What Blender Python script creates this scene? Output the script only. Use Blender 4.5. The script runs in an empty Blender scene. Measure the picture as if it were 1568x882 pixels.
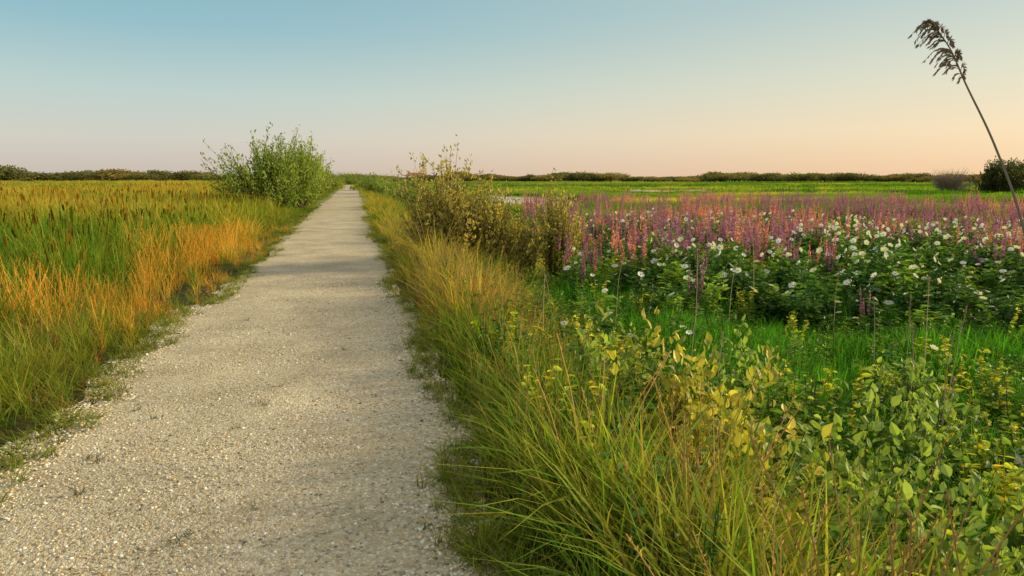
import bpy, bmesh, math, numpy as np
from mathutils import Vector, Matrix
rng=np.random.default_rng(7)
sc=bpy.context.scene
sc.view_settings.view_transform='Standard'; sc.view_settings.look='None'; sc.view_settings.exposure=0
H=1.7
SUN_AZ=math.radians(86); SUN_EL=math.radians(17)

# ---------------- helpers ----------------
_lat={}
def vnoise(x,y,s,seed=0):
    if seed not in _lat: _lat[seed]=np.random.default_rng(1000+seed).random((256,256))
    L=_lat[seed]; x=np.asarray(x,float)/s+1000; y=np.asarray(y,float)/s+1000
    xi=np.floor(x).astype(int); yi=np.floor(y).astype(int); fx=x-xi; fy=y-yi
    fx=fx*fx*(3-2*fx); fy=fy*fy*(3-2*fy)
    g=lambda i,j:L[i%256,j%256]
    return (g(xi,yi)*(1-fx)+g(xi+1,yi)*fx)*(1-fy)+(g(xi,yi+1)*(1-fx)+g(xi+1,yi+1)*fx)*fy
def sstep(a,b,x):
    t=np.clip((np.asarray(x,float)-a)/(b-a),0,1); return t*t*(3-2*t)
def edgeR(y): return 0.56+0.26*(vnoise(y,0,1.1,1)-.5)+0.16*(vnoise(y,0,0.3,2)-.5)
def edgeL(y): return -1.92+0.36*(vnoise(y,5,1.3,3)-.5)+0.20*(vnoise(y,5,0.3,4)-.5)
def hgt(x,y):
    x=np.asarray(x,float); y=np.asarray(y,float)
    r=-0.55*sstep(0.7,3.2,x)
    l=-0.35*(1-sstep(-5.0,-2.1,x))
    n=0.10*(vnoise(x,y,2.2,5)-.5)*np.clip(np.maximum(x-0.8,-2.2-x),0,1)
    return r+l+n-0.012

class MB:
    def __init__(s): s.v=[];s.c=[];s.f=[];s.m=[];s.n=0
    def add(s,v,f,mat=0,col=(1,1,1)):
        v=np.asarray(v,float).reshape(-1,3)
        c=np.asarray(col,float)
        if c.ndim==1: c=np.tile(c,(len(v),1))
        s.v.append(v); s.c.append(c)
        for q in (f.tolist() if hasattr(f,'tolist') else f):
            s.f.append([i+s.n for i in q]); s.m.append(mat)
        s.n+=len(v)
    def mesh(s,name,mats,smooth=False):
        me=bpy.data.meshes.new(name)
        V=np.concatenate(s.v); C=np.concatenate(s.c)
        me.from_pydata(V.tolist(),[],s.f)
        for m in mats: me.materials.append(m)
        me.polygons.foreach_set('material_index',np.array(s.m,dtype=np.int32))
        if smooth: me.polygons.foreach_set('use_smooth',np.ones(len(s.f),dtype=bool))
        a=me.attributes.new('vcol','FLOAT_COLOR','POINT')
        a.data.foreach_set('color',np.concatenate([C,np.ones((len(C),1))],1).astype(np.float32).ravel())
        me.update(); return me
def link(o): sc.collection.objects.link(o); return o
def mkobj(name,me): return link(bpy.data.objects.new(name,me))

def tube(mb,pts,rad,mat=0,col=(1,1,1),sides=4):
    pts=np.asarray(pts,float); n=len(pts); rad=np.broadcast_to(rad,(n,))
    T=np.gradient(pts,axis=0); T/=np.linalg.norm(T,axis=1)[:,None]+1e-9
    ref=np.array([0.31,0.95,0.05]); A=np.cross(T,ref); A/=np.linalg.norm(A,axis=1)[:,None]+1e-9
    B=np.cross(T,A); th=np.arange(sides)*2*math.pi/sides
    V=pts[:,None,:]+rad[:,None,None]*(np.cos(th)[None,:,None]*A[:,None,:]+np.sin(th)[None,:,None]*B[:,None,:])
    f=[[i*sides+j,i*sides+(j+1)%sides,(i+1)*sides+(j+1)%sides,(i+1)*sides+j] for i in range(n-1) for j in range(sides)]
    mb.add(V.reshape(-1,3),f,mat,col)

T_R=(np.array([[0,0,0],[.5,.5,.08],[1,0,0],[.5,-.5,.08]]),[[0,1,2],[0,2,3]])
_u=[0,.18,.42,.7,1]; _w=[0,.34,.5,.36,0]
_tv=[[_u[i],0,-.10*_u[i]**2] for i in range(5)]+[[_u[i],_w[i],.10-.10*_u[i]**2] for i in (1,2,3)]+[[_u[i],-_w[i],.10-.10*_u[i]**2] for i in (1,2,3)]
T_O=(np.array(_tv),[[0,1,5],[1,2,6,5],[2,3,7,6],[3,4,7],[0,8,1],[1,8,9,2],[2,9,10,3],[3,10,4]])
def leaves(mb,P,D,size,aspect,cols,tpl=T_R,mat=0,rg=rng,flat=0.0):
    P=np.asarray(P,float); N=len(P); D=np.asarray(D,float); D=D/(np.linalg.norm(D,axis=1)[:,None]+1e-9)
    ref=rg.normal(size=(N,3)); ref[:,2]+=flat
    S=np.cross(ref,D); S/=np.linalg.norm(S,axis=1)[:,None]+1e-9
    Nn=np.cross(D,S); size=np.broadcast_to(size,(N,))
    tv,tf=tpl; k=len(tv)
    V=P[:,None,:]+size[:,None,None]*(tv[None,:,0,None]*D[:,None,:]+aspect*tv[None,:,1,None]*S[:,None,:]+tv[None,:,2,None]*Nn[:,None,:])
    cc=np.repeat(np.asarray(cols,float),k,axis=0); base=mb.n
    mb.add(V.reshape(-1,3),[],mat,cc)
    for q in tf:
        for a in (np.arange(N)[:,None]*k+np.array(q)[None,:]+base).tolist(): mb.f.append(a); mb.m.append(mat)

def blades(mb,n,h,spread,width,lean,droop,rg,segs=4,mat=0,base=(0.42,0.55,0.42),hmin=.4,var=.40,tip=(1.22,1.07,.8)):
    az=rg.random(n)*2*math.pi; r=spread*np.sqrt(rg.random(n)); a0=rg.random(n)*2*math.pi
    root=np.stack([r*np.cos(a0),r*np.sin(a0),np.zeros(n)],1)
    hh=h*(hmin+(1-hmin)*rg.random(n)); ln=lean*rg.random(n)*hh; dr=droop*rg.random(n)*hh
    d=np.stack([np.cos(az),np.sin(az),0*az],1); sd=np.stack([-np.sin(az+rg.normal(0,.5,n)),np.cos(az),0*az],1)
    w=width*(.5+1.0*rg.random(n))
    br=1-var+2*var*rg.random(n); hue=rg.normal(0,.12,n)
    bc=np.stack([br*(1+hue),br,br*(1-hue)],1)
    V=[];C=[]
    for i in range(segs+1):
        t=i/segs
        p=root+d*(ln*t+dr*t**2.2)[:,None]; p[:,2]+=hh*t-0.35*dr*t**3
        p[:,2]-=0.03*(i==0)
        ww=w*(1-t**1.8)*(.6+.4*min(1,t*3))
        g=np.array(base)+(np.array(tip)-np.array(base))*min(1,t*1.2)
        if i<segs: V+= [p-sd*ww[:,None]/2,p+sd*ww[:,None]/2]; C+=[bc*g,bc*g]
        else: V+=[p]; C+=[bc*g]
    k=len(V); V=np.stack(V,1).reshape(-1,3); C=np.stack(C,1).reshape(-1,3)
    o=np.arange(n)[:,None]*k; f=[]
    for i in range(segs-1): f+= (o+np.array([[2*i,2*i+1,2*i+3,2*i+2]])).tolist()
    f+=(o+np.array([[2*segs-2,2*segs-1,2*segs]])).tolist()
    mb.add(V,f,mat,np.clip(C,0.02,2))

# ---------------- materials ----------------
def newmat(name):
    m=bpy.data.materials.new(name); m.use_nodes=True; nt=m.node_tree; nt.nodes.clear(); return m,nt
def N(nt,t,**k):
    n=nt.nodes.new(t)
    for a,b in k.items(): setattr(n,a,b)
    return n
def foliage_mat(name,trans=.4,inst=True,color=None,rough=.55,spec=.25):
    m,nt=newmat(name); L=nt.links.new
    out=N(nt,'ShaderNodeOutputMaterial'); 
    vc=N(nt,'ShaderNodeAttribute',attribute_name='vcol')
    mul=N(nt,'ShaderNodeMix',data_type='RGBA',blend_type='MULTIPLY'); mul.inputs['Factor'].default_value=1
    L(vc.outputs['Color'],mul.inputs['A'])
    if color is not None: mul.inputs['B'].default_value=(*color,1)
    elif inst:
        ti=N(nt,'ShaderNodeAttribute',attribute_name='tint',attribute_type='INSTANCER'); L(ti.outputs['Vector'],mul.inputs['B'])
    else: mul.inputs['B'].default_value=(1,1,1,1)
    if spec==0:
        p=N(nt,'ShaderNodeBsdfDiffuse'); pin=p.inputs['Color']
    else:
        p=N(nt,'ShaderNodeBsdfPrincipled'); p.inputs['Roughness'].default_value=rough; p.inputs['Specular IOR Level'].default_value=spec; pin=p.inputs['Base Color']
    L(mul.outputs['Result'],pin)
    if trans==0: L(p.outputs[0],out.inputs[0]); return m
    t=N(nt,'ShaderNodeBsdfTranslucent'); mx=N(nt,'ShaderNodeMixShader'); mx.inputs[0].default_value=trans
    tc=N(nt,'ShaderNodeMix',data_type='RGBA',blend_type='MULTIPLY'); tc.inputs['Factor'].default_value=1; tc.inputs['B'].default_value=(1.5,1.5,.7,1)
    L(mul.outputs['Result'],tc.inputs['A']); L(tc.outputs['Result'],t.inputs['Color'])
    L(p.outputs[0],mx.inputs[1]); L(t.outputs[0],mx.inputs[2]); L(mx.outputs[0],out.inputs[0])
    return m
M_GR=foliage_mat('grass_blade',.36,spec=0)
M_LF=foliage_mat('leaf_instanced',.3,rough=.5,spec=.25)
M_LFG=foliage_mat('leaf_plain',.33,inst=False,rough=.5,spec=.25)
M_PUR=foliage_mat('loosestrife_petal',.3,color=(.50,.20,.46),spec=0)
M_PNK=foliage_mat('loosestrife_pink_petal',.3,color=(.82,.36,.40),spec=0)
M_WHT=foliage_mat('mallow_petal',.2,color=(.88,.87,.82),spec=0)
M_RED=foliage_mat('mallow_eye',0,color=(.30,.03,.06),spec=0)
M_BRK=foliage_mat('bark',0,inst=False,spec=0)
M_DRY=foliage_mat('dry_stem',0,inst=False,spec=0)
M_ST=foliage_mat('pebble',0,inst=True,spec=0)

def ground_mat():
    m,nt=newmat('marsh_soil'); L=nt.links.new
    out=N(nt,'ShaderNodeOutputMaterial'); p=N(nt,'ShaderNodeBsdfPrincipled'); p.inputs['Roughness'].default_value=.95; p.inputs['Specular IOR Level'].default_value=.1
    g=N(nt,'ShaderNodeNewGeometry')
    n1=N(nt,'ShaderNodeTexNoise'); n1.inputs['Scale'].default_value=9; n1.inputs['Detail'].default_value=8
    L(g.outputs['Position'],n1.inputs['Vector'])
    r=N(nt,'ShaderNodeValToRGB'); e=r.color_ramp.elements; e[0].position=.35;e[0].color=(.035,.042,.014,1); e[1].position=.7;e[1].color=(.11,.10,.04,1)
    L(n1.outputs[0],r.inputs[0])
    n2=N(nt,'ShaderNodeTexNoise'); n2.inputs['Scale'].default_value=.02; n2.inputs['Detail'].default_value=6
    mp=N(nt,'ShaderNodeMapping'); mp.inputs['Scale'].default_value=(1,2.5,1); L(g.outputs['Position'],mp.inputs[0]); L(mp.outputs[0],n2.inputs['Vector'])
    r2=N(nt,'ShaderNodeValToRGB'); e=r2.color_ramp.elements; e[0].position=.38;e[0].color=(.17,.23,.05,1); e[1].position=.62;e[1].color=(.38,.34,.11,1)
    L(n2.outputs[0],r2.inputs[0])
    le=N(nt,'ShaderNodeVectorMath',operation='LENGTH'); L(g.outputs['Position'],le.inputs[0])
    mr=N(nt,'ShaderNodeMapRange'); mr.inputs[1].default_value=12; mr.inputs[2].default_value=45; L(le.outputs['Value'],mr.inputs[0])
    mx=N(nt,'ShaderNodeMix',data_type='RGBA'); L(mr.outputs[0],mx.inputs['Factor']); L(r.outputs[0],mx.inputs['A']); L(r2.outputs[0],mx.inputs['B'])
    L(mx.outputs['Result'],p.inputs['Base Color'])
    b=N(nt,'ShaderNodeBump'); b.inputs['Strength'].default_value=.8; b.inputs['Distance'].default_value=.03; L(n1.outputs[0],b.inputs['Height']); L(b.outputs[0],p.inputs['Normal'])
    L(p.outputs[0],out.inputs[0]); return m
def path_mat():
    m,nt=newmat('crushed_gravel'); L=nt.links.new
    out=N(nt,'ShaderNodeOutputMaterial'); p=N(nt,'ShaderNodeBsdfPrincipled'); p.inputs['Roughness'].default_value=.9; p.inputs['Specular IOR Level'].default_value=.15
    g=N(nt,'ShaderNodeNewGeometry')
    v=N(nt,'ShaderNodeTexVoronoi'); v.inputs['Scale'].default_value=58; L(g.outputs['Position'],v.inputs['Vector'])
    v2=N(nt,'ShaderNodeTexVoronoi'); v2.inputs['Scale'].default_value=140; L(g.outputs['Position'],v2.inputs['Vector'])
    sx=N(nt,'ShaderNodeSeparateColor'); L(v.outputs['Color'],sx.inputs[0])
    r=N(nt,'ShaderNodeValToRGB'); r.color_ramp.interpolation='CONSTANT'
    cs=[(0,(.54,.46,.32)),(.2,(.66,.58,.42)),(.45,(.44,.37,.26)),(.6,(.66,.50,.30)),(.75,(.82,.77,.63)),(.88,(.20,.17,.13)),(.95,(.90,.87,.78))]
    e=r.color_ramp.elements; e[0].position=0; e[0].color=(*cs[0][1],1); e[1].position=cs[1][0]; e[1].color=(*cs[1][1],1)
    for q,c in cs[2:]: x=e.new(q); x.color=(*c,1)
    L(sx.outputs[0],r.inputs[0])
    s2=N(nt,'ShaderNodeSeparateColor'); L(v2.outputs['Color'],s2.inputs[0])
    r3=N(nt,'ShaderNodeValToRGB'); e=r3.color_ramp.elements; e[0].color=(.46,.39,.27,1); e[1].color=(.76,.67,.51,1); L(s2.outputs[1],r3.inputs[0])
    mx=N(nt,'ShaderNodeMix',data_type='RGBA'); mx.inputs['Factor'].default_value=.42; L(r.outputs[0],mx.inputs['A']); L(r3.outputs[0],mx.inputs['B'])
    n=N(nt,'ShaderNodeTexNoise'); n.inputs['Scale'].default_value=1.3; n.inputs['Detail'].default_value=7; L(g.outputs['Position'],n.inputs['Vector'])
    r4=N(nt,'ShaderNodeValToRGB'); e=r4.color_ramp.elements; e[0].position=.3;e[0].color=(.76,.74,.70,1); e[1].position=.7;e[1].color=(1.1,1.08,1.04,1); L(n.outputs[0],r4.inputs[0])
    mu=N(nt,'ShaderNodeMix',data_type='RGBA',blend_type='MULTIPLY'); mu.inputs['Factor'].default_value=1; L(mx.outputs['Result'],mu.inputs['A']); L(r4.outputs[0],mu.inputs['B'])
    L(mu.outputs['Result'],p.inputs['Base Color'])
    ad=N(nt,'ShaderNodeMath',operation='MULTIPLY_ADD'); L(v2.outputs['Distance'],ad.inputs[0]); ad.inputs[1].default_value=.5; L(v.outputs['Distance'],ad.inputs[2])
    b=N(nt,'ShaderNodeBump'); b.invert=True; b.inputs['Strength'].default_value=.8; b.inputs['Distance'].default_value=.009; L(ad.outputs[0],b.inputs['Height']); L(b.outputs[0],p.inputs['Normal'])
    L(p.outputs[0],out.inputs[0]); return m

# ---------------- ground, path, pond ----------------
def axis(lo,hi,fine_lo,fine_hi,step,g=1.25):
    a=list(np.arange(fine_lo,fine_hi,step)); s=step; x=a[-1]
    while x<hi: s*=g; x+=s; a.append(x)
    s=step; x=a[0]; b=[]
    while x>lo: s*=g; x-=s; b.append(x)
    return np.array(b[::-1]+a)
def grid(name,X,Y,zf,mat):
    xx,yy=np.meshgrid(X,Y); zz=zf(xx,yy); V=np.stack([xx,yy,zz],-1).reshape(-1,3)
    nx=len(X); ny=len(Y); i,j=np.meshgrid(np.arange(nx-1),np.arange(ny-1)); q=(j*nx+i).ravel()
    F=np.stack([q,q+1,q+nx+1,q+nx],1)
    mb=MB(); mb.add(V,F); return mkobj(name,mb.mesh(name,[mat],True))
grid('ground',axis(-2500,2500,-8,10,.25),axis(-60,3500,0,25,.25),hgt,ground_mat())
PY=np.concatenate([np.arange(-6,30,.06),np.arange(30,170,.5)])
mb=MB(); K=13; rows=[]
for y in PY:
    a=float(edgeL(y))-.06; b=float(edgeR(y))+.06
    for k in range(K):
        u=k/(K-1); x=a+(b-a)*u
        rows.append((x,y,0.012*math.sin(math.pi*u)+.004+0.010*(float(vnoise(x,y,.5,8))-.5)*math.sin(math.pi*u)))
V=np.array(rows); F=[[j*K+i,j*K+i+1,(j+1)*K+i+1,(j+1)*K+i] for j in range(len(PY)-1) for i in range(K-1)]
mb.add(V,F); mkobj('gravel_path',mb.mesh('gravel_path',[path_mat()],True))

m,nt=newmat('pond_water'); out=N(nt,'ShaderNodeOutputMaterial'); p=N(nt,'ShaderNodeBsdfPrincipled')
p.inputs['Base Color'].default_value=(.03,.04,.04,1); p.inputs['Roughness'].default_value=.06; p.inputs['IOR'].default_value=1.33
wn=N(nt,'ShaderNodeTexNoise'); wn.inputs['Scale'].default_value=3; bb=N(nt,'ShaderNodeBump'); bb.inputs['Strength'].default_value=.05
nt.links.new(wn.outputs[0],bb.inputs['Height']); nt.links.new(bb.outputs[0],p.inputs['Normal']); nt.links.new(p.outputs[0],out.inputs[0]); M_WAT=m
ponds=[(17.3,70,5.8,20),(52,112,10,12),(-36,110,8,9)]
def pond_d(x,y):
    d=np.full(np.shape(x),9.0)
    for cx,cy,rx,ry in ponds:
        a=np.arctan2((y-cy)/ry,(x-cx)/rx); q=np.hypot((x-cx)/rx,(y-cy)/ry)/(1+.12*np.sin(3*a+cx)+.07*np.sin(5*a))
        d=np.minimum(d,q)
    return d
for cx,cy,rx,ry in ponds:
    mb=MB(); th=np.linspace(0,2*math.pi,64,endpoint=False); k=(1+.12*np.sin(3*th+cx)+.07*np.sin(5*th))*1.04
    zw=float(hgt(cx,cy))+.09
    V=np.stack([cx+rx*k*np.cos(th),cy+ry*k*np.sin(th),0*th+zw],1)
    mb.add(V,[list(range(64))]); mkobj('pond_water',mb.mesh('pond_water',[M_WAT]))

# ---------------- instance libraries ----------------
def library(name,meshes):
    c=bpy.data.collections.new(name)
    for i,me in enumerate(meshes): c.objects.link(bpy.data.objects.new(f'{name}_{i:02d}',me))
    return c
def scatter(name,coll,P,scale,idx,tint,tilt=.12,rz=None):
    n=len(P)
    if n==0: return
    me=bpy.data.meshes.new(name); me.vertices.add(n); me.vertices.foreach_set('co',np.asarray(P,np.float32).ravel())
    rot=np.stack([rng.normal(0,tilt,n),rng.normal(0,tilt,n),rng.random(n)*2*math.pi if rz is None else rz],1).astype(np.float32)
    for nm,dat in (('rot',rot),('scl',np.asarray(scale,np.float32)),('tint',np.asarray(tint,np.float32))):
        a=me.attributes.new(nm,'FLOAT_VECTOR','POINT'); a.data.foreach_set('vector',dat.ravel())
    a=me.attributes.new('idx','INT','POINT'); a.data.foreach_set('value',np.asarray(idx,np.int32))
    o=mkobj(name,me)
    g=bpy.data.node_groups.new(name+'_gn','GeometryNodeTree')
    g.interface.new_socket('Geometry',in_out='INPUT',socket_type='NodeSocketGeometry'); g.interface.new_socket('Geometry',in_out='OUTPUT',socket_type='NodeSocketGeometry')
    gi=g.nodes.new('NodeGroupInput'); go=g.nodes.new('NodeGroupOutput'); ci=g.nodes.new('GeometryNodeCollectionInfo')
    ci.inputs['Collection'].default_value=coll; ci.inputs['Separate Children'].default_value=True; ci.inputs['Reset Children'].default_value=True
    ip=g.nodes.new('GeometryNodeInstanceOnPoints'); ip.inputs['Pick Instance'].default_value=True
    def na(nm,t):
        x=g.nodes.new('GeometryNodeInputNamedAttribute'); x.data_type=t; x.inputs['Name'].default_value=nm; return [s for s in x.outputs if s.enabled and s.name=='Attribute'][0]
    er=g.nodes.new('FunctionNodeEulerToRotation')
    l=g.links.new
    l(gi.outputs[0],ip.inputs['Points']); l(ci.outputs[0],ip.inputs['Instance']); l(na('idx','INT'),ip.inputs['Instance Index'])
    l(na('rot','FLOAT_VECTOR'),er.inputs[0]); l(er.outputs[0],ip.inputs['Rotation']); l(na('scl','FLOAT_VECTOR'),ip.inputs['Scale'])
    l(ip.outputs[0],go.inputs[0])
    md=o.modifiers.new('scatter','NODES'); md.node_group=g
    return o

G=[]
for s in range(4):   # 0-3 fine tufts
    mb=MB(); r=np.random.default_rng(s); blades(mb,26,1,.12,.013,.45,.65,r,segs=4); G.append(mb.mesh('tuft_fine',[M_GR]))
def seedy(s,n,plume,stemw):
    mb=MB(); r=np.random.default_rng(40+s); blades(mb,14,.7,.09,.011,.4,.55,r,segs=3)
    for i in range(n):
        az=r.random()*6.28; ln=.08+.22*r.random(); h=.70+.35*r.random(); rt=r.normal(0,.05,2)
        t=np.linspace(0,1,5); pts=np.stack([rt[0]+np.cos(az)*ln*t**1.6,rt[1]+np.sin(az)*ln*t**1.6,h*t-.02],1)
        tube(mb,pts,np.linspace(stemw,stemw*.5,5),0,(1.1,.95,.75),3)
        m_=plume; tt=1-.24*r.random(m_); P=np.stack([np.interp(tt,t,pts[:,k]) for k in range(3)],1)
        D=r.normal(0,.3,(m_,3)); D[:,2]+=1
        b=.8+.5*r.random(m_); leaves(mb,P,D,.020,.22,np.stack([b*1.12,b*1.0,b*.85],1),T_R,0,r)
    return mb.mesh('tuft_seed',[M_GR])
G+= [seedy(0,6,12,.0034),seedy(1,4,15,.0034),seedy(2,8,6,.003)] #4-6
for s in range(3):   # 7-9 wide leaves
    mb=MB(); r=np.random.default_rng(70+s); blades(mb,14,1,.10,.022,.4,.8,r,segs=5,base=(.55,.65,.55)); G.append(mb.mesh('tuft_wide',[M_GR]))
for s in range(3):   # 10-12 mid clumps
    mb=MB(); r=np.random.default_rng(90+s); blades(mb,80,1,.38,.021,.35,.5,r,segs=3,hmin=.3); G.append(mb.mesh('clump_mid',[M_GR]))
for s in range(2):   # 13-14 far clumps
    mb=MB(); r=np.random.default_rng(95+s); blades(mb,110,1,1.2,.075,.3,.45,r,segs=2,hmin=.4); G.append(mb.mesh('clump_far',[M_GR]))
for s in range(2):   # 15-16 cattail reed
    mb=MB(); r=np.random.default_rng(100+s); blades(mb,30,1,.32,.024,.25,.35,r,segs=3,hmin=.4)
    for i in range(2):
        x,y=r.normal(0,.15,2); h=.85+.25*r.random(); tube(mb,[[x,y,0],[x+.02,y,h*.7],[x+.03,y,h]],[.005,.004,.002],0,(1,.8,.6),3)
        tube(mb,[[x+.028,y,h*.84],[x+.029,y,h*.86],[x+.03,y,h*.95],[x+.03,y,h*.96]],[.002,.012,.012,.002],0,(.9,.5,.3),4)
    G.append(mb.mesh('cattail',[M_GR]))
LG=library('grass_lib',G)

def forb(s,kind):
    mb=MB(); r=np.random.default_rng(200+s); ns={'leaf':6,'mallow':6,'purple':4,'pink':4}[kind]
    for i in range(ns):
        az=r.random()*6.28; sp=.05+.30*r.random(); h=.55+.5*r.random()
        t=np.linspace(0,1,6); pts=np.stack([np.cos(az)*sp*(t**.8),np.sin(az)*sp*(t**.8),h*t],1)
        tube(mb,pts,np.linspace(.006,.003,6),0,(.9,.8,.6),3)
        nl=22; lo=.2 if kind=='mallow' else .1
        tt=lo+(.98-lo)*r.random(nl)
        if kind in('purple','pink'): tt=.1+.5*r.random(nl)
        P=np.stack([np.interp(tt,t,pts[:,k]) for k in range(3)],1)
        a=r.random(nl)*6.28; D=np.stack([np.cos(a),np.sin(a),.15+.3*r.normal(size=nl)],1)
        b=.6+.8*r.random(nl); yl=r.random(nl)<.08
        c=np.stack([b*(1+1.0*yl),b*(1+.3*yl),b*.9],1)
        sz={'leaf':.07,'mallow':.12}.get(kind,.08)*(.6+.7*r.random(nl)); asp={'leaf':.5,'mallow':.45}.get(kind,.3)
        leaves(mb,P,D,sz,asp,c,T_O if kind in('leaf','mallow') else T_R,1,r,flat=1.5)
        if kind in('purple','pink'):
            m_=80; lo=.50+.15*r.random(); tt=lo+(1.04-lo)*r.random(m_); P=np.stack([np.interp(tt,t,pts[:,k]) for k in range(3)],1)
            P[:,2]+=np.maximum(0,tt-1)*h
            a=r.random(m_)*6.28; D=np.stack([np.cos(a),np.sin(a),.3+0*a],1)
            taper=(1.07-tt)/.5; b=.6+.7*r.random(m_)
            leaves(mb,P,D,.020+.026*taper,.8,np.stack([b,b,b],1),T_R,2,r)
        if kind=='mallow' and i==0 and s!=7 or (kind=='mallow' and i==3 and s==3):
            c0=pts[-1]+np.array([0,0,.04]); fz=np.array([r.normal(0,.7),r.normal(0,.7),.6]); fz/=np.linalg.norm(fz)
            A=np.cross(fz,[0,0,1.]); A/=np.linalg.norm(A); B=np.cross(fz,A)
            R=.056*(.75+.45*r.random())
            for k in range(5):
                th=k*2*math.pi/5; d=np.cos(th)*A+np.sin(th)*B; e=-np.sin(th)*A+np.cos(th)*B
                V=[c0,c0+R*(.55*d-.42*e)+fz*.014,c0+R*(.95*d-.45*e)+fz*.024,c0+R*(1.08*d)+fz*.019,c0+R*(.95*d+.45*e)+fz*.024,c0+R*(.55*d+.42*e)+fz*.014]
                mb.add(V,[[0,1,2,3],[0,3,4,5]],3,(1,1,1))
            th=np.arange(6)*1.047; mb.add(c0+fz*.008+.011*(np.cos(th)[:,None]*A+np.sin(th)[:,None]*B),[list(range(6))],4)
    return mb.mesh('plant_'+kind,[M_GR,M_LF,M_PUR if kind=='purple' else M_PNK,M_WHT,M_RED])
LH=library('herb_lib',[forb(0,'leaf'),forb(1,'leaf'),forb(2,'mallow'),forb(3,'mallow'),forb(5,'mallow'),forb(7,'mallow'),forb(6,'purple'),forb(17,'purple'),forb(8,'pink'),forb(9,'pink')])

# ---------------- vegetation distribution ----------------
bands=[(1.0,5,80,0),(5,10,44,0),(10,20,17,1),(20,42,4.5,2),(42,95,1.3,3),(95,290,.14,4)]
A0,A1=math.radians(-35),math.radians(58)
X=[];Y=[];B=[]
for r0,r1,den,b in bands:
    n=int(den*.5*(A1-A0)*(r1*r1-r0*r0)); r=np.sqrt(rng.uniform(r0*r0,r1*r1,n)); a=rng.uniform(A0,A1,n)
    X.append(r*np.sin(a));Y.append(r*np.cos(a));B.append(np.full(n,b))
X=np.concatenate(X);Y=np.concatenate(Y);B=np.concatenate(B)
eR=X-edgeR(Y); eL=edgeL(Y)-X
onpath=(eR<.02)&(eL<.02)&(Y<168)
keep=(~onpath)&(pond_d(X,Y)>1.0)
keep&=~((B>=3)&(Y<168)&(eR<.5)&(eL<.5))
X,Y,B,eR,eL=[q[keep] for q in (X,Y,B,eR,eL)]
right=eR>0; e=np.where(right,eR,eL); n=len(X)
Z=hgt(X,Y); zd=.2217*X+.962*Y; ratio=X/np.maximum(Y,.1)
u=rng.random(n); n1=vnoise(X,Y,1.3,11); n2=vnoise(X,Y,6,12); n3=.6*vnoise(X,Y*2,25,13)+.4*vnoise(X,Y*2,70,14)
def mixc(a,b,t): t=np.clip(t,0,1)[:,None]; return np.array(a)*(1-t)+np.array(b)*t
idx=rng.integers(0,4,n); h=np.zeros(n)
tint=mixc((.13,.25,.035),(.38,.38,.08),n1*.9-.08+.5*(rng.random(n)-.5))
h=np.where(right,.12+.62*sstep(.0,.65,e),h)
h=np.where(~right,.10+.48*sstep(.0,1.0,e)+.60*sstep(.8,2.6,e)*sstep(5,11,Y),h)
h*=.55+.8*n1
nearR=right&(Y<8)
h=np.where(nearR,h*(1-.52*sstep(.7,1.35,e)*(1-sstep(6,8,Y))),h)
tan=np.array((.46,.37,.20)); gold=np.array((.70,.50,.12)); lush=np.array((.11,.35,.04))
isT=right&(B<=2)&(e>.12)&(e<3.0)&(u<.09+.22*(n2>.5)*np.where(Y<6,.35,1))
idx=np.where(isT,rng.integers(4,7,n),idx); tint=np.where(isT[:,None],tan*(.65+.6*rng.random((n,1))),tint); h=np.where(isT,h*1.12,h)
isW=right&(B<=1)&(~isT)&(u>.80)&(e>.25); idx=np.where(isW,rng.integers(7,10,n),idx); tint=np.where(isW[:,None],np.array((.22,.38,.05)),tint)
gv=sstep(7.0,10,Y)*(1-sstep(18,28,Y))*(1-sstep(1.6,2.8,e))
isG=(~right)&(e>.12)&(e<3.0)&(B<=2)&(u<.05+.75*gv*(n1>.36))
idx=np.where(isG,rng.integers(4,7,n),idx); tint=np.where(isG[:,None],gold*(.65+.6*rng.random((n,1))),tint)
brs=(~right)&(Y<9)&(u>.92); tint=np.where(brs[:,None],np.array((.36,.24,.11)),tint)
isG2=right&(e>.1)&(e<1.8)&(Y>7)&(u>.55)&(B<=3)
tint=np.where(isG2[:,None],mixc((.62,.45,.12),(.42,.40,.08),rng.random(n)),tint); h=np.where(right&(e<2)&(Y>11),h*1.2,h)
L1=right&(X>2.4+.7*n1)&(Y<13.5)&(B<=2)
tint=np.where(L1[:,None],lush*(.6+.75*rng.random((n,1)))+np.array((.12,.06,0))*(n2[:,None]>.55),tint); h=np.where(L1,.34+.30*n1,h)
idx=np.where(L1&(rng.random(n)<.35),rng.integers(7,10,n),idx); isT&=~L1; idx=np.where(L1&(idx>3)&(idx<7),0,idx)
far=B>=2
fm=far&(e>1.2); idx=np.where(fm,rng.integers(10,13,n),idx)
fieldR=right&(e>1.8)&(zd>13)&~L1
bandt=vnoise(X,Y*3,22,15)>.60
tint=np.where(fieldR[:,None],mixc((.18,.37,.045),(.62,.56,.14),(n3-.5)*3.0+.45+.7*(rng.random(n)-.5)),tint)
tint=np.where((fieldR&bandt)[:,None],tint*np.array((.48,.66,.66)),tint)
h=np.where(fieldR,.40+.35*n2+.45*bandt,h)
h=np.where(fieldR&(zd<48),h*(.70+.45*n1),h)
fieldL=(~right)&(e>1.6+.8*n1)&(Y>5)
tint=np.where(fieldL[:,None],mixc((.13,.26,.035),(.54,.44,.10),sstep(8,45,Y)*.36+(n2-.5)*1.1+.10+.65*(rng.random(n)-.5)),tint)
h=np.where(fieldL,(.70+.55*n2+.2*sstep(8,14,Y))*(.85+.5*rng.random(n)**2),h)
isC=fieldL&(B>=1)&(B<=3)&(u<.42); idx=np.where(isC,rng.integers(15,17,n),idx); h=np.where(isC,h*1.08,h)
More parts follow.
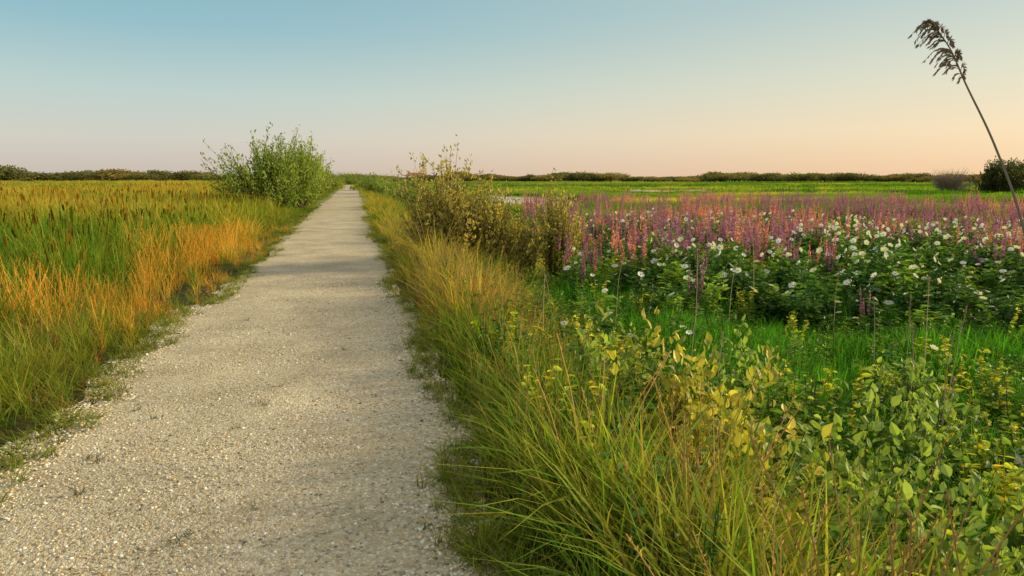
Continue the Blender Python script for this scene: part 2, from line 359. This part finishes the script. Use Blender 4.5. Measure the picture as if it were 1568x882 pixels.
idx=np.where(B==4,rng.integers(13,15,n),idx)
low=((np.abs(X-.245*Y)<.09*Y)&(Y>24)&(Y<62))|((np.abs(X-.47*Y)<.10*Y)&(Y>58)&(Y<102)&right)|((np.abs(X+.33*Y)<.09*Y)&(Y>60)&(Y<103))
h=np.where(low&(X>5),.16+.1*n1,h)
wd=np.choose(B,[1.0,1.15,1.5,2.0,1.4])
wd=np.where((idx<10)&(B<=1),np.maximum(h,.35)*1.3,wd)
pm=right&(ratio>.36+.1*n1)&(zd>8.6+2.2*n1)&(zd<21)
skip=pm&(u<.4)
def sub(name,mask,t=.10):
    k=np.where(mask)[0]
    scatter(name,LG,np.stack([X[k],Y[k],Z[k]],1),np.stack([wd[k],wd[k],h[k]],1),idx[k],tint[k],t)
g0=~skip
sub('dry_seed_grass',g0&isT,.1); sub('golden_verge_grass',g0&isG&~isC,.1); sub('lush_marsh_grass',g0&L1)
sub('cattail_field',g0&isC); sub('meadow_grass',g0&~isT&~isG&~L1&~isC)

def wedge(n,r0,r1,a0,a1):
    r=np.sqrt(rng.uniform(r0*r0,r1*r1,n)); a=rng.uniform(a0,a1,n); return r*np.sin(a),r*np.cos(a)
def herbs(name,x,y,hh,w,ids,tn,t=.08):
    scatter(name,LH,np.stack([x,y,hgt(x,y)],1),np.stack([w,w,hh],1),ids,tn,t)
x,y=wedge(2600,5.0,27,math.radians(15),math.radians(57)); nn=vnoise(x,y,1.3,11); z_=.2217*x+.962*y
pr=(.06+.94*sstep(6.5,12.0,z_+2.2*(nn-.5)))*(1-.55*sstep(15,26,z_))*sstep(.26,.55,x/y)*(.22+1.1*(vnoise(x,y,1.8,33)>.42))
k=(rng.random(len(x))<pr*.75); x,y,nn=x[k],y[k],nn[k]; z_=z_[k]; q=rng.random((len(x),1))
hm=(.45+.65*rng.random(len(x)))*(.62+.38*sstep(8,12,z_))
herbs('rose_mallow',x,y,hm,.9+.3*rng.random(len(x)),rng.integers(2,6,len(x)),np.array((.085,.19,.04))*(.6+.9*q)+np.array((.12,.12,0))*(q>.7))
x,y=wedge(3000,10.5,52,math.radians(14),math.radians(57)); nn=.6*vnoise(x,y*1.6,4,21)+.4*vnoise(x,y,1.5,24); z_=.2217*x+.962*y
k=(nn>.47)&(z_>13)&(rng.random(len(x))<1.0-.35*sstep(28,52,z_)); x,y,nn=x[k],y[k],nn[k]
pk=(vnoise(x,y,7,22)+.5*(rng.random(len(x))-.5))>.44
herbs('purple_loosestrife',x,y,.85+.65*rng.random(len(x)),.8+.4*rng.random(len(x)),np.where(pk,rng.integers(8,10,len(x)),rng.integers(6,8,len(x))),np.tile((.28,.38,.07),(len(x),1)))
cx=np.array([4.9,5.05,8.2,8.5,8.0,7.1,6.2,4.0]);cy=np.array([9.3,9.5,10.6,10.9,11.2,8.2,12.5,11.5])
herbs('purple_loosestrife',cx,cy,np.array([1.25,1.1,1.3,1.2,1.25,.8,1.3,1.2]),.5+0*cx,np.array([6,7,6,7,6,7,6,7]),np.tile((.1,.15,.03),(8,1)))
x,y=wedge(1300,2.0,14,math.radians(8),math.radians(56)); k=(x-edgeR(y)>.5)&(vnoise(x,y,1.7,31)>.36)&((x<3.2)|(y<5)|(rng.random(len(x))<.25)); x,y=x[k],y[k]; q=rng.random((len(x),1))
herbs('leafy_weed',x,y,.4+.4*rng.random(len(x)),.6+.4*rng.random(len(x)),rng.integers(0,2,len(x)),np.array((.15,.27,.045))*(.5+.9*q)+np.array((.34,.22,0))*(q>.87),.15)
yy=2+28*rng.random(1000)**1.7; sd=rng.random(1000)<.5
xx=np.where(sd,edgeR(yy)+rng.normal(.02,.07,1000),edgeL(yy)-rng.normal(.04,.10,1000))
q=rng.random((1000,1)); scatter('path_edge_weeds',LG,np.stack([xx,yy,0*xx-.005],1),np.stack([.25+.2*q[:,0]]*2+[.05+.14*rng.random(1000)],1),rng.integers(0,4,1000),np.array((.24,.27,.06))*(.6+.8*q),.35)
pw=np.array([(-.757,5.25),(-.70,5.2),(-.646,5.66),(-.84,4.74),(-.87,3.24),(-.82,3.3),(-1.43,5.07),(-.145,6.8),(-1.62,4.4),(-1.55,4.35),(-.55,3.5),(-1.3,8.5),(-1.6,5.3),(-1.5,3.9)])
scatter('path_weed',LG,np.concatenate([pw,0.012+0*pw[:,:1]],1),np.tile((.22,.22,.045),(len(pw),1)),rng.integers(0,4,len(pw)),np.tile((.08,.09,.03),(len(pw),1)),.3)

# pebbles
peb=[]
for s in range(5):
    bm_=MB(); r=np.random.default_rng(300+s)
    b=bmesh.new(); bmesh.ops.create_icosphere(b,subdivisions=1,radius=1)
    V=np.array([v.co[:] for v in b.verts]); F=[[v.index for v in f.verts] for f in b.faces]; b.free()
    V*= (1+.16*r.normal(size=(len(V),1))); V*=np.array([1,.75,.5])
    bm_.add(V,F); peb.append(bm_.mesh('pebble',[M_ST],s%2==0))
LP=library('pebble_lib',peb)
n=40000; yy=1.6+10.5*rng.random(n)**1.6; a=edgeL(yy)-.22; b=edgeR(yy)+.16; t=rng.random(n)
ed=rng.random(n)<.42; t=np.where(ed,np.where(rng.random(n)<.5,np.abs(rng.normal(0,.08,n)),1-np.abs(rng.normal(0,.08,n))),t)
xx=a+(b-a)*t; tc=np.clip((xx-a-.2)/(b-a-.3),0,1); ed=(t<.13)|(t>.87)
s=(.0045+.0045*rng.random(n)**2+.008*(rng.random(n)**6))*np.where(ed,1.6,1.0)
pal=np.array([(.68,.58,.42),(.80,.73,.58),(.48,.40,.28),(.90,.87,.79),(.68,.49,.27),(.20,.18,.15)])[rng.choice(6,n,p=[.28,.22,.17,.15,.11,.07])]
scatter('loose_gravel',LP,np.stack([xx,yy,0.012*np.sin(math.pi*tc)+.004],1),np.stack([s,s,s],1),rng.integers(0,5,n),pal*(.85+.3*rng.random((n,1))),.3)

# ---------------- shrubs ----------------
def shrub(name,pos,hh,rx,ry,tips,per,lsize,asp,cA,cB,seed,tpl=T_R,stem=(.10,.075,.05),upr=.6,lobes=5,spike=.25,srad=.012,base=.1,tt0=.45):
    r=np.random.default_rng(seed); mb=MB()
    lc=[(r.normal(0,.36)*rx,r.normal(0,.36)*ry,hh*(.30+.38*r.random()),.5+.25*r.random()) for _ in range(lobes)]
    for i in range(tips):
        l=lc[r.integers(lobes)]; d=r.normal(size=3); d/=np.linalg.norm(d); d[2]=d[2]*.9+.12
        q=r.random()**.45; sp=1+min(.5,spike*max(0,r.normal()))
        tip=np.array([l[0]+d[0]*q*rx*l[3]*sp,l[1]+d[1]*q*ry*l[3]*sp,max(hh*base,l[2]+d[2]*q*hh*.34*sp)])
        a=r.random()*6.28; b0=np.array([.12*rx*math.cos(a),.12*ry*math.sin(a),-.1])
        midp=np.array([b0[0]*.4+tip[0]*.5,b0[1]*.4+tip[1]*.5,tip[2]*.42]); midp+=r.normal(0,.05*hh,3)*[1,1,0]
        t=np.linspace(0,1,7)[:,None]; pts=(1-t)**2*b0+2*t*(1-t)*midp+t*t*tip
        if i%3==0: tube(mb,pts,np.linspace(srad,srad*.2,7),0,stem,3)
        else: tube(mb,pts[3:],np.linspace(srad*.5,srad*.15,4),0,stem,3)
        k=per; tt=1-tt0*r.random(k)**1.2; P=np.stack([np.interp(tt,t[:,0],pts[:,j]) for j in range(3)],1)
        P+=r.normal(0,.45*lsize,(k,3))
        ax=pts[-1]-pts[-3]; ax/=np.linalg.norm(ax)+1e-9
        D=r.normal(0,1,(k,3)); D/=np.linalg.norm(D,axis=1)[:,None]; D=D+ax*.7; D[:,2]+=upr*.6
        f=np.clip(r.random()*.7+.3*r.random(k),0,1)[:,None]
        c=(np.array(cA)*(1-f)+np.array(cB)*f)*(.7+.6*r.random((k,1)))
        leaves(mb,P,D,lsize*(.6+.7*r.random(k)),asp,c,tpl,1,r,flat=.8)
    o=mkobj(name,mb.mesh(name,[M_BRK,M_LFG])); o.location=pos
    return o
def gz(x,y,d=0): return (x,y,float(hgt(x,y))+d)
WA,WB=(.13,.23,.035),(.44,.52,.09)
shrub('willow_shrub',gz(-3.95,35),4.3,1.7,1.8,600,24,.16,.42,WA,WB,1,spike=.40,lobes=9,srad=.03,tt0=.55,base=.05)
shrub('willow_shrub',gz(-2.9,38),4.1,1.3,1.8,520,24,.16,.42,WA,WB,2,spike=.38,lobes=8,srad=.03,tt0=.55,base=.05)
shrub('willow_shrub',gz(-3.1,49),3.9,1.3,3.0,420,22,.18,.46,WA,WB,3,spike=.3,lobes=8,srad=.03,base=.06)
shrub('willow_shrub',gz(-3.2,61),3.5,1.3,4.0,380,20,.20,.48,WA,WB,4,spike=.2,lobes=8,srad=.03,base=.06)
shrub('willow_shrub',gz(-3.4,78),3.5,1.5,6.0,340,18,.22,.48,(.10,.16,.035),(.26,.33,.06),5,spike=.2,lobes=9,srad=.03,base=.06)
BA,BB=(.22,.22,.05),(.64,.50,.15)
shrub('bayberry_shrub',gz(1.75,13.6),2.75,.8,.9,320,34,.08,.5,BA,BB,11,spike=.40,lobes=8,srad=.012,tt0=.65,base=.05)
shrub('bayberry_shrub',gz(2.35,13.8),2.3,.85,.9,340,34,.08,.5,(.16,.18,.045),BB,12,spike=.3,lobes=8,srad=.012,tt0=.65,base=.05)
shrub('bayberry_shrub',gz(3.05,14.2),1.75,.75,.8,240,32,.08,.5,(.16,.19,.045),BB,13,spike=.3,lobes=7,srad=.012,tt0=.65,base=.05)
shrub('bayberry_shrub',gz(4.1,13.6),2.35,.48,.6,200,30,.075,.5,(.22,.24,.055),BB,14,spike=.45,lobes=5,srad=.012,tt0=.65,base=.05)
for i,(x,y,h_,r_) in enumerate([(3.0,62,2.5,1.8),(2.4,75,2.6,2.0),(4.6,52,2.0,1.6),(2.6,95,2.9,2.5),(6.5,80,2.4,2.4),(-2.9,100,2.9,1.6),(0.2,178,3.8,4),(-5,165,3.5,4),(6,150,3.6,4)]):
    shrub('roadside_shrub',gz(x,y),h_,r_,r_*1.6,240,18,.20,.5,WA,(.36,.38,.08),30+i,lobes=6,srad=.02)
shrub('broadleaf_tree',gz(84.5,75.5),5.0,3.6,3.4,520,26,.32,.55,(.045,.065,.022),(.13,.13,.04),50,lobes=8,spike=.25,srad=.10,base=.15)
shrub('broadleaf_tree',gz(93,78),5.6,3.8,3.6,520,26,.32,.55,(.045,.065,.022),(.14,.13,.04),51,lobes=8,spike=.25,srad=.10,base=.15)
shrub('bare_shrub',gz(78.5,78),3.6,2.4,2.4,800,5,.13,.3,(.30,.23,.19),(.40,.31,.26),52,lobes=8,stem=(.32,.24,.20),srad=.035,spike=.1)
FA,FB=(.11,.21,.04),(.42,.52,.11)
for i,(x,y,h_,r_,t_) in enumerate([(2.15,3.9,1.15,.55,80),(2.9,3.1,1.1,.5,80),(2.75,2.25,1.0,.5,85),(3.7,3.7,1.1,.5,60),(1.85,2.75,.85,.42,60),(3.3,5.0,1.05,.5,45),(1.75,4.9,.95,.35,36),(3.6,2.6,1.05,.5,60),(2.4,6.1,.9,.5,36),(2.2,1.9,.75,.4,60),(2.6,4.7,1.0,.4,44),(4.5,4.6,1.0,.5,36),(2.0,3.3,.95,.4,50),(2.4,2.6,.95,.4,55)]):
    shrub('broadleaf_shrub',gz(x,y),h_,r_,r_,t_,12,.072,.6,FA,FB if i%4 else (.78,.62,.10),60+i,tpl=T_O,srad=.005,lobes=5,spike=.5,tt0=.6)

# distant tree line
TL=[]
for s in range(5):
    mb=MB(); r=np.random.default_rng(400+s); lob=[(r.normal(0,1.6),r.normal(0,1.6),2.2+1.8*r.random(),1.3+1.0*r.random()) for _ in range(8)]
    tube(mb,[[0,0,-.3],[.1,0,1.5],[.2,.1,3]],[.25,.2,.1],0,(.08,.06,.05),5)
    for l in lob:
        tube(mb,[[.1,0,1.2],[l[0]*.5,l[1]*.5,l[2]*.7],[l[0],l[1],l[2]]],[.12,.08,.03],0,(.08,.06,.05),3)
        k=90; d=r.normal(size=(k,3)); d/=np.linalg.norm(d,axis=1)[:,None]; P=np.array(l[:3])+d*l[3]*(.6+.5*r.random((k,1)))*[1,1,.8]
        P[:,2]=np.maximum(P[:,2],.2); b=.6+.8*r.random(k); leaves(mb,P,r.normal(size=(k,3)),.6,.7,np.stack([b,b,b],1),T_R,1,r)
    TL.append(mb.mesh('far_tree',[M_BRK,M_GR]))
LT=library('tree_lib',TL)
n=1900; az=np.radians(rng.uniform(-45,64,n)); ad=np.degrees(az); r=rng.uniform(340,600,n)
r=np.where(ad<-8,rng.uniform(270,420,n),r)
hn=.24+.50*vnoise(ad,0*ad,3.0,50)+.38*vnoise(ad,0*ad,.7,51)**2+.15*rng.random(n)
hn=hn+.38*(1-sstep(-25,-15,ad))
x,y=r*np.sin(az),r*np.cos(az); q=rng.random((n,1))
scatter('distant_tree_line',LT,np.stack([x,y,0*x-.5],1),np.stack([1.1+.8*q[:,0]]*2+[hn],1),rng.integers(0,5,n),np.array((.16,.16,.07))*(.7+.6*q)+np.array((.12,.06,.01))*(rng.random((n,1))<.3),.03)

# ---------------- reed and dry stalks ----------------
def spline(pts,n):
    pts=np.array(pts,float); t=np.linspace(0,len(pts)-1,n); i=np.clip(t.astype(int),0,len(pts)-2); f=(t-i)[:,None]
    p=lambda j:pts[np.clip(j,0,len(pts)-1)]
    return .5*((2*p(i))+(-p(i-1)+p(i+1))*f+(2*p(i-1)-5*p(i)+4*p(i+1)-p(i+2))*f*f+(-p(i-1)+3*p(i)-3*p(i+1)+p(i+2))*f**3)
mb=MB(); r=np.random.default_rng(5)
S=spline([(3.45,2.3,-.5),(3.28,2.43,.55),(3.06,2.58,1.45),(2.94,2.67,1.84),(2.82,2.75,2.13),(2.755,2.79,2.29),(2.69,2.83,2.40)],60)
col=(.28,.22,.16); tube(mb,S,np.linspace(.0085,.0022,60),0,col,6)
Rr=np.array([.974,-.225,0])
def reed_branch(b0,ln,sd,up):
    d=Rr*sd*ln+np.array([0,r.normal(0,.25*ln),0])
    pts=spline([b0,b0+d*.35+[0,0,ln*up],b0+d*.75+[0,0,ln*(up*.8)],b0+d*1.1+[0,0,ln*(up*.8-.40)]],11); tube(mb,pts,np.linspace(.0018,.0009,11),0,col,3)
    k=26; tt=r.uniform(.15,1,k)*10; P=np.stack([np.interp(tt,np.arange(11),pts[:,a]) for a in range(3)],1)
    Tn=np.gradient(pts,axis=0); D=np.stack([np.interp(tt,np.arange(11),Tn[:,a]) for a in range(3)],1); D/=np.linalg.norm(D,axis=1)[:,None]
    D=D+r.normal(0,.22,(k,3))+[0,0,-.30]; bb=.6+.8*r.random((k,1)); leaves(mb,P,D,.017+.010*r.random(k),.26,np.array((.36,.26,.17))*bb,T_R,0,r)
for tc_,ln_,nb in ((.985,.070,8),(.955,.085,8),(.90,.095,8),(.87,.085,6),(.80,.11,8),(.77,.095,6),(.73,.08,4),(.69,.05,3)):
    for i in range(nb):
        t=min(1,tc_+r.normal(0,.008)); b0=np.array([np.interp(t*59,np.arange(60),S[:,k]) for k in range(3)])
        left=r.random()<.8
        reed_branch(b0,ln_*(.55+.5*r.random())*(1 if left else .3),-1 if left else .6,r.uniform(.05,.5) if left else 1.0)
mkobj('common_reed',mb.mesh('common_reed',[M_DRY]))
mb=MB()
for (x,y,h_) in [(4.1,7.6,1.35),(6.2,9.6,1.6),(3.3,8.3,1.25),(4.9,8.2,1.1),(4.1,4.2,1.15),(4.3,4.1,1.05),(4.5,4.3,1.25),(3.9,3.7,.9),(4.7,4.9,1.2),(2.9,5.0,.95),(3.3,6.2,1.0),(5.6,7.0,1.2),(5.0,5.6,1.05),(3.5,2.6,.8),(3.7,2.75,.95),(5.2,5.2,1.3),(1.9,6.8,1.0),(2.3,7.7,1.1)]:
    z0=float(hgt(x,y)); lx,ly=r.normal(0,.07,2)
    S=spline([(x,y,z0),(x+lx*.3,y+ly*.3,z0+h_*.4),(x+lx*.6,y+ly*.7,z0+h_*.75),(x+lx*1.3,y+ly,z0+h_)],16)
    c=np.array((.48,.37,.24))*(.7+.5*r.random()); tube(mb,S,np.linspace(.0055,.002,16),0,c,4)
    k=30; tt=15*(1-.22*r.random(k)); P=np.stack([np.interp(tt,np.arange(16),S[:,a]) for a in range(3)],1); D=r.normal(0,.5,(k,3))+[0,0,1]
    leaves(mb,P,D,.026,.3,np.tile(c*1.1,(k,1)),T_R,0,r)
mkobj('dry_stalks',mb.mesh('dry_stalks',[M_DRY]))
pts=np.array([(1.75,2.15),(1.85,2.25),(1.65,2.35),(1.55,2.2),(1.45,2.5),(2.05,2.6),(1.3,3.4),(1.15,4.2),(1.2,5.2),(1.3,6.4)])
scatter('dead_grass',LG,np.stack([pts[:,0],pts[:,1],hgt(*pts.T)],1),np.tile((.6,.6,.6),(len(pts),1)),rng.integers(0,4,len(pts)),np.tile((.60,.48,.36),(len(pts),1)),.1)

# ---------------- observation shelter ----------------
def woodmat(n_,c):
    m,nt=newmat(n_); out=N(nt,'ShaderNodeOutputMaterial'); p=N(nt,'ShaderNodeBsdfPrincipled'); w=N(nt,'ShaderNodeTexNoise'); w.inputs['Scale'].default_value=14
    r_=N(nt,'ShaderNodeValToRGB'); r_.color_ramp.elements[0].color=(*[q*.6 for q in c],1); r_.color_ramp.elements[1].color=(*c,1)
    nt.links.new(w.outputs[0],r_.inputs[0]); nt.links.new(r_.outputs[0],p.inputs['Base Color']); nt.links.new(p.outputs[0],out.inputs[0]); p.inputs['Roughness'].default_value=.8; return m
MW=woodmat('cedar_wood',(.40,.19,.10)); MRf=woodmat('shingle_roof',(.42,.18,.10))
par=bpy.data.objects.new('observation_shelter',None); link(par); par.location=gz(8.9,100)
def box(name,c,s,mt):
    mb=MB(); x,y,z=[q/2 for q in s]
    V=np.array([(a*x,b*y,d*z) for d in(-1,1) for b in(-1,1) for a in(-1,1)])+c
    mb.add(V,[[0,2,3,1],[4,5,7,6],[0,1,5,4],[2,6,7,3],[0,4,6,2],[1,3,7,5]]); o=mkobj(name,mb.mesh(name,[mt])); o.parent=par; return o
box('deck',(0,0,.6),(2.8,2.4,.12),MW)
for i,(a,b) in enumerate([(-1.25,-1.05),(1.25,-1.05),(-1.25,1.05),(1.25,1.05)]): box(f'post_{i+1}',(a,b,1.2),(.14,.14,2.5),MW)
for i,z in enumerate((.95,1.2,1.45)): box(f'rail_{i+1}',(0,-1.15,z),(2.8,.05,.1),MW)
box('back_wall',(0,1.15,1.3),(2.3,.05,1.2),MW)
mb=MB(); mb.add([(-1.7,-1.5,2.452),(1.7,-1.5,2.452),(1.7,1.5,2.452),(-1.7,1.5,2.452),(-1.0,0,2.95),(1.0,0,2.95)],[[0,1,5,4],[2,3,4,5],[1,2,5],[3,0,4],[3,2,1,0]])
o=mkobj('roof',mb.mesh('roof',[MRf])); o.parent=par

# ---------------- camera ----------------
yaw=math.radians(12.98); pit=math.radians(9.18)
F_=Vector((math.sin(yaw)*math.cos(pit),math.cos(yaw)*math.cos(pit),-math.sin(pit)))
cam=bpy.data.cameras.new('camera'); co=link(bpy.data.objects.new('camera',cam)); co.location=(0,0,H)
co.rotation_euler=F_.to_track_quat('-Z','Y').to_euler(); cam.sensor_width=36; cam.lens=24; cam.clip_start=.05; cam.clip_end=6000; sc.camera=co

# ---------------- light ----------------
s=Vector((math.sin(SUN_AZ)*math.cos(SUN_EL),math.cos(SUN_AZ)*math.cos(SUN_EL),math.sin(SUN_EL)))
sl=bpy.data.lights.new('sun','SUN'); sl.energy=5.0; sl.angle=math.radians(4.0); sl.color=(1.0,.82,.48)
so=link(bpy.data.objects.new('sun',sl)); so.rotation_euler=s.to_track_quat('Z','Y').to_euler()
w=bpy.data.worlds.new('World'); sc.world=w; w.use_nodes=True; nt=w.node_tree; nt.nodes.clear(); L=nt.links.new
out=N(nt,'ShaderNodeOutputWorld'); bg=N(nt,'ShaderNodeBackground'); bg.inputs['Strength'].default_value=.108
sk=N(nt,'ShaderNodeTexSky',sky_type='NISHITA'); sk.sun_disc=False; sk.sun_elevation=SUN_EL; sk.sun_rotation=SUN_AZ; sk.air_density=1.0; sk.dust_density=1.5; sk.ozone_density=1.5
tc=N(nt,'ShaderNodeTexCoord'); sx=N(nt,'ShaderNodeSeparateXYZ'); L(tc.outputs['Generated'],sx.inputs[0])
def ramp(stops):
    r_=N(nt,'ShaderNodeValToRGB'); e=r_.color_ramp.elements
    e[0].position=stops[0][0]; e[0].color=(*stops[0][1],1); e[1].position=stops[1][0]; e[1].color=(*stops[1][1],1)
    for p_,c in stops[2:]: x=e.new(p_); x.color=(*c,1)
    L(sx.outputs['Z'],r_.inputs[0]); return r_
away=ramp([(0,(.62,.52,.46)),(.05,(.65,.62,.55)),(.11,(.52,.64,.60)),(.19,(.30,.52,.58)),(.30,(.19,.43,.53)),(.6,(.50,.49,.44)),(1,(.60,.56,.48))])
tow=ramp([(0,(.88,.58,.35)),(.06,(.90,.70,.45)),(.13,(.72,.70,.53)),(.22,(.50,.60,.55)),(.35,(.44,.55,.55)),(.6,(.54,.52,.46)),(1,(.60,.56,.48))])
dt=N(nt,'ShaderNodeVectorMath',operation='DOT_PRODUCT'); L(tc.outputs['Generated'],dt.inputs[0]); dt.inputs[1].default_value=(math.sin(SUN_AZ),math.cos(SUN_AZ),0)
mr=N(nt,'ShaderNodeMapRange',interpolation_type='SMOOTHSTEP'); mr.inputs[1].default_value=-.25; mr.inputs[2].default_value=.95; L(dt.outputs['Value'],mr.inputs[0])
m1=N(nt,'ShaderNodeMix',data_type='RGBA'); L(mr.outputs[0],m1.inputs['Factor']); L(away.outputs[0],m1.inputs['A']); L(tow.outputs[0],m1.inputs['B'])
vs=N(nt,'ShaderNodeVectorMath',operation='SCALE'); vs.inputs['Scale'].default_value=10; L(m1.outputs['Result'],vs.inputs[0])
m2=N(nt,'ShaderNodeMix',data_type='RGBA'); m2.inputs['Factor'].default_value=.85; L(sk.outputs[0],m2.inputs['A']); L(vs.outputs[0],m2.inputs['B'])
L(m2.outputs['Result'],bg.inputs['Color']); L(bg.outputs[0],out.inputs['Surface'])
print('INSTANCES',len(X))
